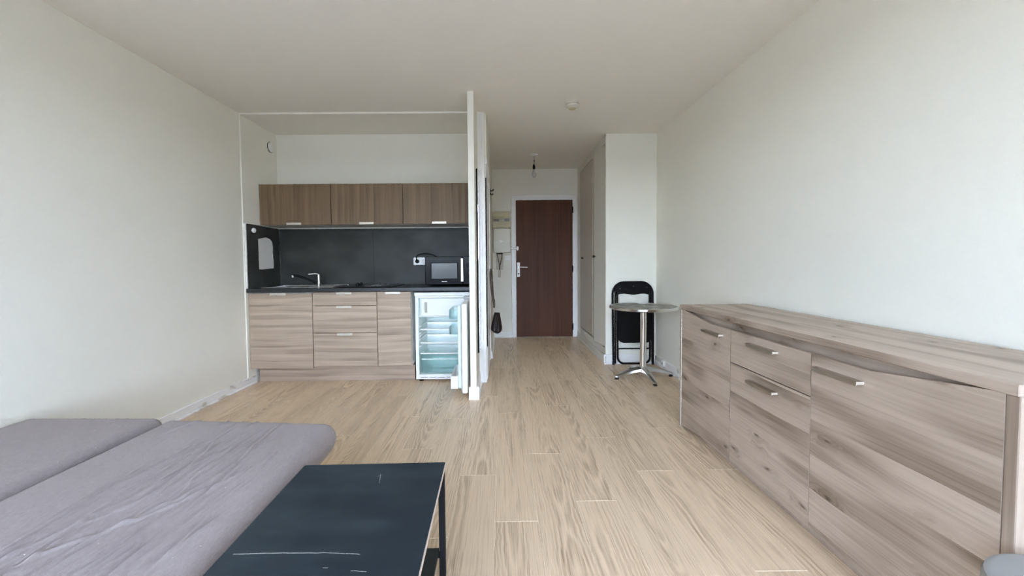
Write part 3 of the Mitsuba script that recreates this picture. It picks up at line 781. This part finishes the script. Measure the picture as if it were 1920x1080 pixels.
top = arc(w - 0.125 - 0.004, 0.775, 0.122, 90, 20, 8)[::-1]
top = [(x, z) for x, z in top] + [(-x, z) for x, z in top[::-1]]
bp = extr(Polygon(low + top), 'y', 0, 0.018)
vv = bp.vertices.copy()
bp.vertices = np.array([(XM + x, 4.442 - 0.028 + y + lean * z + 0.30 * x * x, z) for x, y, z in vv])
put(k + '__backrest', bp, 'm_vinyl', smooth=35)
for x, z in ((-0.145, 0.832), (0.0, 0.857), (0.146, 0.843)):
    put(k + '__screw', tm(m3.Manifold.sphere(0.004, 12).translate((XM + x, 4.442 - 0.028 + lean * z + 0.30 * x * x, z))), 'm_alu', smooth=True)
seat = m3.Manifold.batch_hull([m3.Manifold.cylinder(0.028, r, r, 24).rotate((90, 0, 0)).translate((x, 0, z)) for x, z, r in ((-0.115, 0.32, 0.07), (0.115, 0.32, 0.07), (-0.125, 0.60, 0.05), (0.125, 0.60, 0.05))])
sm = tm(seat)
sv = sm.vertices.copy()
sm.vertices = np.array([(XM + x, 4.442 - 0.035 + y + lean * z, z) for x, y, z in sv])
put(k + '__seat', sm, 'm_vinyl', smooth=35)
for x in (-w + 0.004, w - 0.004):
    put(k + '__foot_cap', cyl((XM + x, 4.442, 0.0), (XM + x, 4.443, 0.03), 0.013), 'm_rubber', smooth=35)
lab(k, 'black folding chair leaning folded against the white closet wall', 'chair')

# ------------------------------------------------------------------ bistro table
k = 'bistro_table'
TX, TY, TZ = 1.368, 3.955, 0.694
put(k + '__tabletop', lathe([(0, TZ), (0.30, TZ), (0.306, TZ - 0.001), (0.306, TZ - 0.012), (0, TZ - 0.012)], (TX, TY, 0), 72), 'm_steel_top', smooth=30)
put(k + '__tabletop__rim', lathe([(0.304, TZ - 0.002), (0.306, TZ + 0.003), (0.313, TZ + 0.004), (0.3185, TZ - 0.002), (0.3185, TZ - 0.020), (0.312, TZ - 0.025), (0.304, TZ - 0.022), (0.304, TZ - 0.002)], (TX, TY, 0), 72), 'm_chrome', smooth=40)
put(k + '__tabletop__cap', lathe([(0, 0.006), (0.014, 0.005), (0.017, 0.0), (0, 0)], (TX, TY, TZ), 24), 'm_chrome', smooth=40)
put(k + '__pole', lathe([(0, TZ - 0.012), (0.03, TZ - 0.012), (0.03, 0.10), (0, 0.10)], (TX, TY, 0), 40), 'm_chrome', smooth=40)
put(k + '__hub', lathe([(0, 0.115), (0.032, 0.115), (0.042, 0.10), (0.055, 0.07), (0.05, 0.055), (0, 0.055)], (TX, TY, 0), 40), 'm_cast', smooth=40)
for a in (192, 273, 4, 96):
    ca, sa = math.cos(math.radians(a)), math.sin(math.radians(a))
    P_ = lambda r, s, z: (TX + r * ca - s * sa, TY + r * sa + s * ca, z)
    pr = [(0.03, 0.034, 0.06, 0.106), (0.10, 0.031, 0.058, 0.096), (0.18, 0.028, 0.045, 0.074), (0.25, 0.024, 0.029, 0.052), (0.285, 0.020, 0.022, 0.041), (0.298, 0.010, 0.022, 0.034)]
    v, f = [], []
    for r, hw, zl, zh in pr:
        v += [P_(r, -hw, zl), P_(r, hw, zl), P_(r, hw * 0.92, zl * 0.35 + zh * 0.65), P_(r, hw * 0.35, zh), P_(r, -hw * 0.35, zh), P_(r, -hw * 0.92, zl * 0.35 + zh * 0.65)]
    for i in range(len(pr) - 1):
        for j in range(6):
            q0, q1 = i * 6 + j, i * 6 + (j + 1) % 6
            f += [[q0, q1, q1 + 6], [q0, q1 + 6, q0 + 6]]
    for j in range(1, 5):
        f += [[0, j + 1, j], [(len(pr) - 1) * 6, (len(pr) - 1) * 6 + j, (len(pr) - 1) * 6 + j + 1]]
    lm = trimesh.Trimesh(v, f, process=False)
    if lm.volume < 0: lm.invert()
    l = put(k + '__leg', lm, 'm_cast', smooth=35)
    q = P_(0.278, 0, 0)
    put(l + '__foot_pad', lathe([(0, 0.024), (0.011, 0.024), (0.012, 0.012), (0.019, 0.008), (0.019, 0), (0, 0)], q, 20), 'm_rubber', smooth=40)
lab(k, 'round metal bistro table on a four-legged pedestal in front of the black chair', 'table')

k = 'phone_socket'
put(k + '__plate', tm(rbox(XR - 0.030, XR - 0.0118, 4.215, 4.275, 0.030, 0.088, 0.006)), 'm_white_plastic', smooth=40)
put(k + '__jack', cb(XR - 0.0325, XR - 0.029, 4.232, 4.258, 0.048, 0.070, 0.001), 'm_melamine_grey')
lab(k, 'small white phone socket on the right baseboard behind the bistro table', 'socket')

# ------------------------------------------------------------------ sideboard
k = 'sideboard'
SX, SB, S0, S1, SZ = 1.215, 1.672, 0.945, 2.785, 0.832
wood(k + '__top', cb(SX - 0.004, SB, S0, S1, 0.803, SZ, 0.002), 'm_side', 1, 1)
wood(k + '__side_panel', cb(SX, SB, S1 - 0.028, S1, 0.0, 0.8028, 0.002), 'm_side', 2, 2)
wood(k + '__side_panel', cb(SX, SB, S0, S0 + 0.028, 0.0, 0.8028, 0.002), 'm_side', 2, 3)
put(k + '__edge_band', cb(SX - 0.0012, SX + 0.004, S1 - 0.0278, S1 - 0.022, 0.003, 0.801, 0.0005), 'm_white_plastic')
wood(k + '__rail', cb(SX + 0.034, SX + 0.05, S0 + 0.028, S1 - 0.028, 0.70, 0.8028, 0.001), 'm_side', 1, 4)
wood(k + '__back', cat(cb(SB - 0.008, SB, S0 + 0.028, S1 - 0.028, 0.05, 0.8026, 0.001), cb(SX + 0.03, SB - 0.008, S0 + 0.028, S1 - 0.028, 0.064, 0.082, 0.001),
                       cb(SX + 0.05, SX + 0.066, S0 + 0.028, S1 - 0.028, 0.0, 0.064, 0.001)), 'm_side', 1, 5)


def topz(y):
    return 0.760 + 0.046 * max(0, (y - 2.385) / (2.757 - 2.385), (1.345 - y) / (1.345 - 0.973))


def botz(y):
    return 0.062 - 0.050 * max(0, (y - 2.35) / (2.757 - 2.35), (1.38 - y) / (1.38 - 0.973)) ** 1.1


def front(y0, y1, zlo=None, zhi=None):
    ys = np.linspace(y0, y1, 25)
    up = [(y, topz(y) if zhi is None else zhi) for y in ys]
    dn = [(y, botz(y) if zlo is None else zlo) for y in ys[::-1]]
    return extr(Polygon(up + dn), 'x', SX, SX + 0.019)


def bar(y0, y1, z):
    return cat(cb(SX - 0.026, SX + 0.001, y0, y1, z - 0.0055, z + 0.0055, 0.001), cb(SX - 0.026, SX - 0.021, y0 + 0.001, y1 - 0.001, z - 0.011, z - 0.004, 0.001))


for y0, y1, zl, zh, hy0, hy1, hz, i, nm in ((2.166, 2.7565, None, None, 2.24, 2.44, 0.716, 6, 'door'), (1.598, 2.162, None, 0.586, 1.79, 1.99, 0.538, 7, 'door'),
                                          (1.598, 2.162, 0.591, None, 1.79, 1.99, 0.720, 8, 'drawer'), (0.9745, 1.594, None, None, 1.36, 1.565, 0.713, 9, 'door')):
    d = wood(f'{k}__{nm}', front(y0, y1, zl, zh), 'm_side', 1, i)
    put(d + '__handle', bar(hy0, hy1, hz), 'm_bar', smooth=30)
    put(d + '__handle_lit_end', cb(SX - 0.0263, SX + 0.0005, hy0 - 0.0012, hy0, hz - 0.0053, hz + 0.0053, 0.0004), 'm_handle')  # paler cap: window light on the near end put into the colour
lab(k, 'long greyish oak sideboard with bar handles against the right wall', 'sideboard')

# small grey stool at the sideboard's near end
k = 'stool'
put(k + '__seat', lathe([(0, 0.450), (0.138, 0.450), (0.148, 0.446), (0.152, 0.436), (0.152, 0.405), (0.146, 0.395), (0, 0.395)], (1.165, 0.772, 0), 64), 'm_stool', smooth=35)
for a in (45, 135, 225, 315):
    ca, sa = math.cos(math.radians(a)), math.sin(math.radians(a))
    put(k + '__leg', cyl((1.165 + 0.135 * ca, 0.772 + 0.135 * sa, 0.0), (1.165 + 0.10 * ca, 0.772 + 0.10 * sa, 0.398), 0.012), 'm_stool', smooth=35)
lab(k, 'small round grey stool at the near end of the sideboard', 'stool')

# ------------------------------------------------------------------ sofa bed
WR = [[(-1.232, 0.985), (-1.201, 1.094), (-1.173, 1.183)], [(-1.177, 0.954), (-1.18, 1.117), (-1.177, 1.239)], [(-1.196, 1.133), (-1.108, 1.257), (-1.106, 1.401), (-1.117, 1.582)],
      [(-1.09, 0.941), (-1.088, 1.055), (-1.027, 1.226), (-1.051, 1.412)], [(-1.004, 0.937), (-0.981, 1.053), (-0.97, 1.225), (-0.957, 1.35)],
      [(-1.115, 1.077), (-1.035, 1.172), (-0.966, 1.295), (-0.964, 1.436)], [(-0.909, 0.935), (-0.908, 1.081), (-0.899, 1.196), (-0.901, 1.294)],
      [(-0.944, 0.936), (-0.933, 1.052), (-0.921, 1.127)], [(-1.027, 1.226), (-0.969, 1.386), (-0.964, 1.518), (-0.998, 1.697)],
      [(-1.164, 1.219), (-1.136, 1.331), (-1.127, 1.537), (-1.184, 1.702)], [(-1.449, 1.746), (-1.423, 1.834), (-1.394, 1.921)], [(-0.934, 1.316), (-0.897, 1.474)],
      [(-1.255, 1.357), (-1.235, 1.482), (-1.218, 1.685)], [(-1.254, 1.84), (-1.262, 1.917)], [(-1.119, 1.836), (-1.122, 1.913)], [(-1.23, 0.6), (-1.21, 0.8), (-1.232, 0.985)],
      [(-1.02, 0.5), (-1.0, 0.7), (-1.004, 0.937)], [(-1.46, 0.9), (-1.42, 1.1)], [(-0.80, 1.2), (-0.785, 1.5), (-0.80, 1.75)], [(-0.84, 1.0), (-0.83, 1.3), (-0.82, 1.55)], [(-0.86, 1.45), (-0.87, 1.62)]]


_w = np.random.default_rng(21)
for _ in range(60):
    wx, wy, wl, wd = _w.uniform(-1.28, -0.83), _w.uniform(0.55, 1.6), _w.uniform(0.16, 0.45), _w.uniform(-0.06, 0.16)
    WR.append([(wx, wy), (wx + wd * wl * 0.4 + _w.uniform(-.008, .008), wy + wl * 0.5), (wx + wd * wl, wy + wl)])


for _l in WR[:15]:
    if _l[0][1] < 1.1:
        _l.insert(0, (_l[0][0] - 0.02 + 0.1 * (_l[0][0] - _l[1][0]), _l[0][1] - 0.28))


def wrinkle(v, wr):
    h = np.zeros(len(v))
    for i, line in enumerate(wr):
        line = curve(line, 14) if len(line) > 2 else np.array(line)
        best, tt = np.full(len(v), 9.0), np.zeros(len(v))
        sgn = np.zeros(len(v))
        L = np.r_[0, np.cumsum(np.linalg.norm(np.diff(line, axis=0), axis=1))]
        for j in range(len(line) - 1):
            a, b = line[j], line[j + 1]
            d = b - a
            t = np.clip(((v[:, :2] - a) @ d) / (d @ d), 0, 1)
            q = v[:, :2] - a - t[:, None] * d
            dist = np.linalg.norm(q, axis=1)
            new = dist < best
            best = np.where(new, dist, best)
            tt = np.where(new, (L[j] + t * (L[j + 1] - L[j])) / L[-1], tt)
            sgn = np.where(new, np.sign(d[0] * q[:, 1] - d[1] * q[:, 0]), sgn)
        fade = np.clip(np.minimum(tt, 1 - tt) * 5, 0, 1) ** 0.7
        s = best * sgn
        h += fade * ((0.0058 if i < 15 else 0.0040) * np.exp(-(s / 0.0058) ** 2) - (0.0036 if i < 15 else 0.0018) * np.exp(-((s - 0.014) / 0.008) ** 2))
    return h


def cushion(x0, x1, y0, y1, z0, z1, r, wr, seed, skew, fine):
    """A soft slab: a rounded profile carried along y, drawn in at both ends."""
    nt = 290 if fine else 110
    rz = min(r, 0.49 * (z1 - z0))
    ends = np.radians(np.linspace(0, 90, 10))
    ys = np.r_[y0 + r * (1 - np.cos(ends)), np.linspace(y0 + r, y1 - r, 210 if fine else 80)[1:-1], y1 - r * (1 - np.cos(ends))[::-1]]
    rings = []
    for y in ys:
        d = max(0.0, r - min(y - y0, y1 - y))
        e = min((r - math.sqrt(max(0.0, r * r - d * d))), rz * 0.97)
        ax0, ax1, az0, az1, ar = x0 + e, x1 - e, z0 + e, z1 - e, rz - e
        top = [(x, az1) for x in np.linspace(ax0 + ar, ax1 - ar, nt)]
        ra = arc(ax1 - ar, az1 - ar, ar, 90, -90, 18)[1:-1]
        bot = [(x, az0) for x in np.linspace(ax1 - ar, ax0 + ar, 12)]
        la = arc(ax0 + ar, az0 + ar, ar, 270, 90, 18)[1:-1]
        ring = top + ra + bot + la
        rings.append([(x, y, z) for x, z in ring])
    n = len(rings[0])
    v = np.array(rings).reshape(-1, 3)
    I, J = np.meshgrid(np.arange(len(ys) - 1), np.arange(n), indexing='ij')
    K = (J + 1) % n
    a, b, c, d = I * n + J, I * n + K, (I + 1) * n + K, (I + 1) * n + J
    f = np.vstack([np.stack([a, b, c], -1).reshape(-1, 3), np.stack([a, c, d], -1).reshape(-1, 3)])
    v = np.vstack([v, [[(x0 + x1) / 2, y0, (z0 + z1) / 2], [(x0 + x1) / 2, y1, (z0 + z1) / 2]]])
    m = len(v)
    jj = np.arange(n)
    kk = (jj + 1) % n
    f = np.vstack([f, np.stack([np.full(n, m - 2), kk, jj], -1), np.stack([np.full(n, m - 1), (len(ys) - 1) * n + jj, (len(ys) - 1) * n + kk], -1)])
    msh = trimesh.Trimesh(v, f, process=False)
    if msh.volume < 0: msh.invert()
    nrm = msh.vertex_normals
    x, y, z = v[:, 0].copy(), v[:, 1].copy(), v[:, 2].copy()
    up = np.clip(nrm[:, 2], 0, 1)
    big = meshkit.fbm(v * np.array([2.2, 2.2, 1.0]), 3, seed) - 0.5
    ridg = meshkit.noise(np.stack([x * 60 + 2 * meshkit.noise(v * 3, seed + 4), y * 2.6, x * 0], 1), seed + 2) - 0.5
    amp = np.clip((meshkit.noise(v * np.array([2.6, 2.0, 1.0]), seed + 7) - 0.3) * 1.8, 0, 1)
    dz = up * (0.008 * big + 0.0020 * ridg * amp)
    side = 1 - up
    fold = meshkit.noise(np.stack([z * 55 + 3.0 * meshkit.noise(v * np.array([2, 2, 2]), seed + 1), y * 3.0 + x * 3.0, x * 0], 1), seed + 5) - 0.5
    v += nrm * (side * (0.010 * fold + 0.006 * (meshkit.noise(v * np.array([7, 7, 14]), seed + 3) - 0.5)))[:, None]
    if wr:
        dz = dz + up * wrinkle(v, wr)
    v[:, 2] += dz
    v[:, 1] += skew * (x - x0) * (y - y0) / (y1 - y0)
    msh.vertices = v
    return msh


k = 'sofa_bed'
put(k + '__mattress', cushion(-2.285, -1.607, 0.02, 1.975, 0.255, 0.408, 0.045, None, 11, -0.03, False), 'm_fabric', smooth=True)
put(k + '__mattress', cushion(-1.603, -0.748, 0.02, 1.945, 0.250, 0.412, 0.066, WR, 5, -0.085, True), 'm_fabric', smooth=True)
put(k + '__frame', cat(cb(-2.22, -1.64, 0.10, 1.85, 0.215, 0.262, 0.006), cb(-1.56, -0.84, 0.10, 1.78, 0.215, 0.262, 0.006), cb(-1.66, -1.54, 0.2, 0.26, 0.20, 0.25, 0.004), cb(-1.66, -1.54, 1.6, 1.66, 0.20, 0.25, 0.004)), 'm_black_metal')
for x in (-2.1, -1.0):
    for y in (0.25, 1.62):
        put(k + '__leg', cyl((x, y, 0.0), (x, y, 0.22), 0.022), 'm_black_metal', smooth=35)
lab(k, 'grey fabric sofa bed folded out flat with a wrinkled cover by the left wall', 'sofa bed')

# ------------------------------------------------------------------ coffee table
k = 'coffee_table'
CXm, CYm = -0.457, 1.0


def crot(m): return rotz(m, 1.2, (-0.211, 1.461, 0))


x0, x1, y0, y1 = -0.711, -0.209, 0.56, 1.461
put(k + '__tabletop', crot(cb(x0, x1, y0, y1, 0.392, 0.410, 0.001)), 'm_tabletop')
put(k + '__tabletop__edge_strip', crot(cb(x1 - 0.0008, x1 + 0.0012, y0, y1, 0.3935, 0.4092, 0.0004)), 'm_raw_edge')
for x in (x0 + 0.002, x1 - 0.024):
    for y in (y0 + 0.002, y1 - 0.024):
        put(k + '__leg', crot(cb(x, x + 0.022, y, y + 0.022, 0.0, 0.392, 0.0015)), 'm_black_metal')
for ya in (y1 - 0.022, y0 + 0.004):
    put(k + '__top_rail', crot(cb(x0 + 0.024, x1 - 0.024, ya, ya + 0.018, 0.374, 0.392, 0.001)), 'm_black_metal')
put(k + '__shelf', crot(cb(x0 + 0.028, x1 - 0.026, y0 + 0.026, y1 - 0.012, 0.085, 0.101, 0.001)), 'm_dark_green')
for ya in (y1 - 0.020, y0 + 0.006):
    put(k + '__lower_rail', crot(cb(x0 + 0.006, x1 - 0.024, ya, ya + 0.014, 0.067, 0.085, 0.001)), 'm_black_metal')
lab(k, 'low black coffee table with scratched dark blue top beside the sofa bed', 'coffee table')
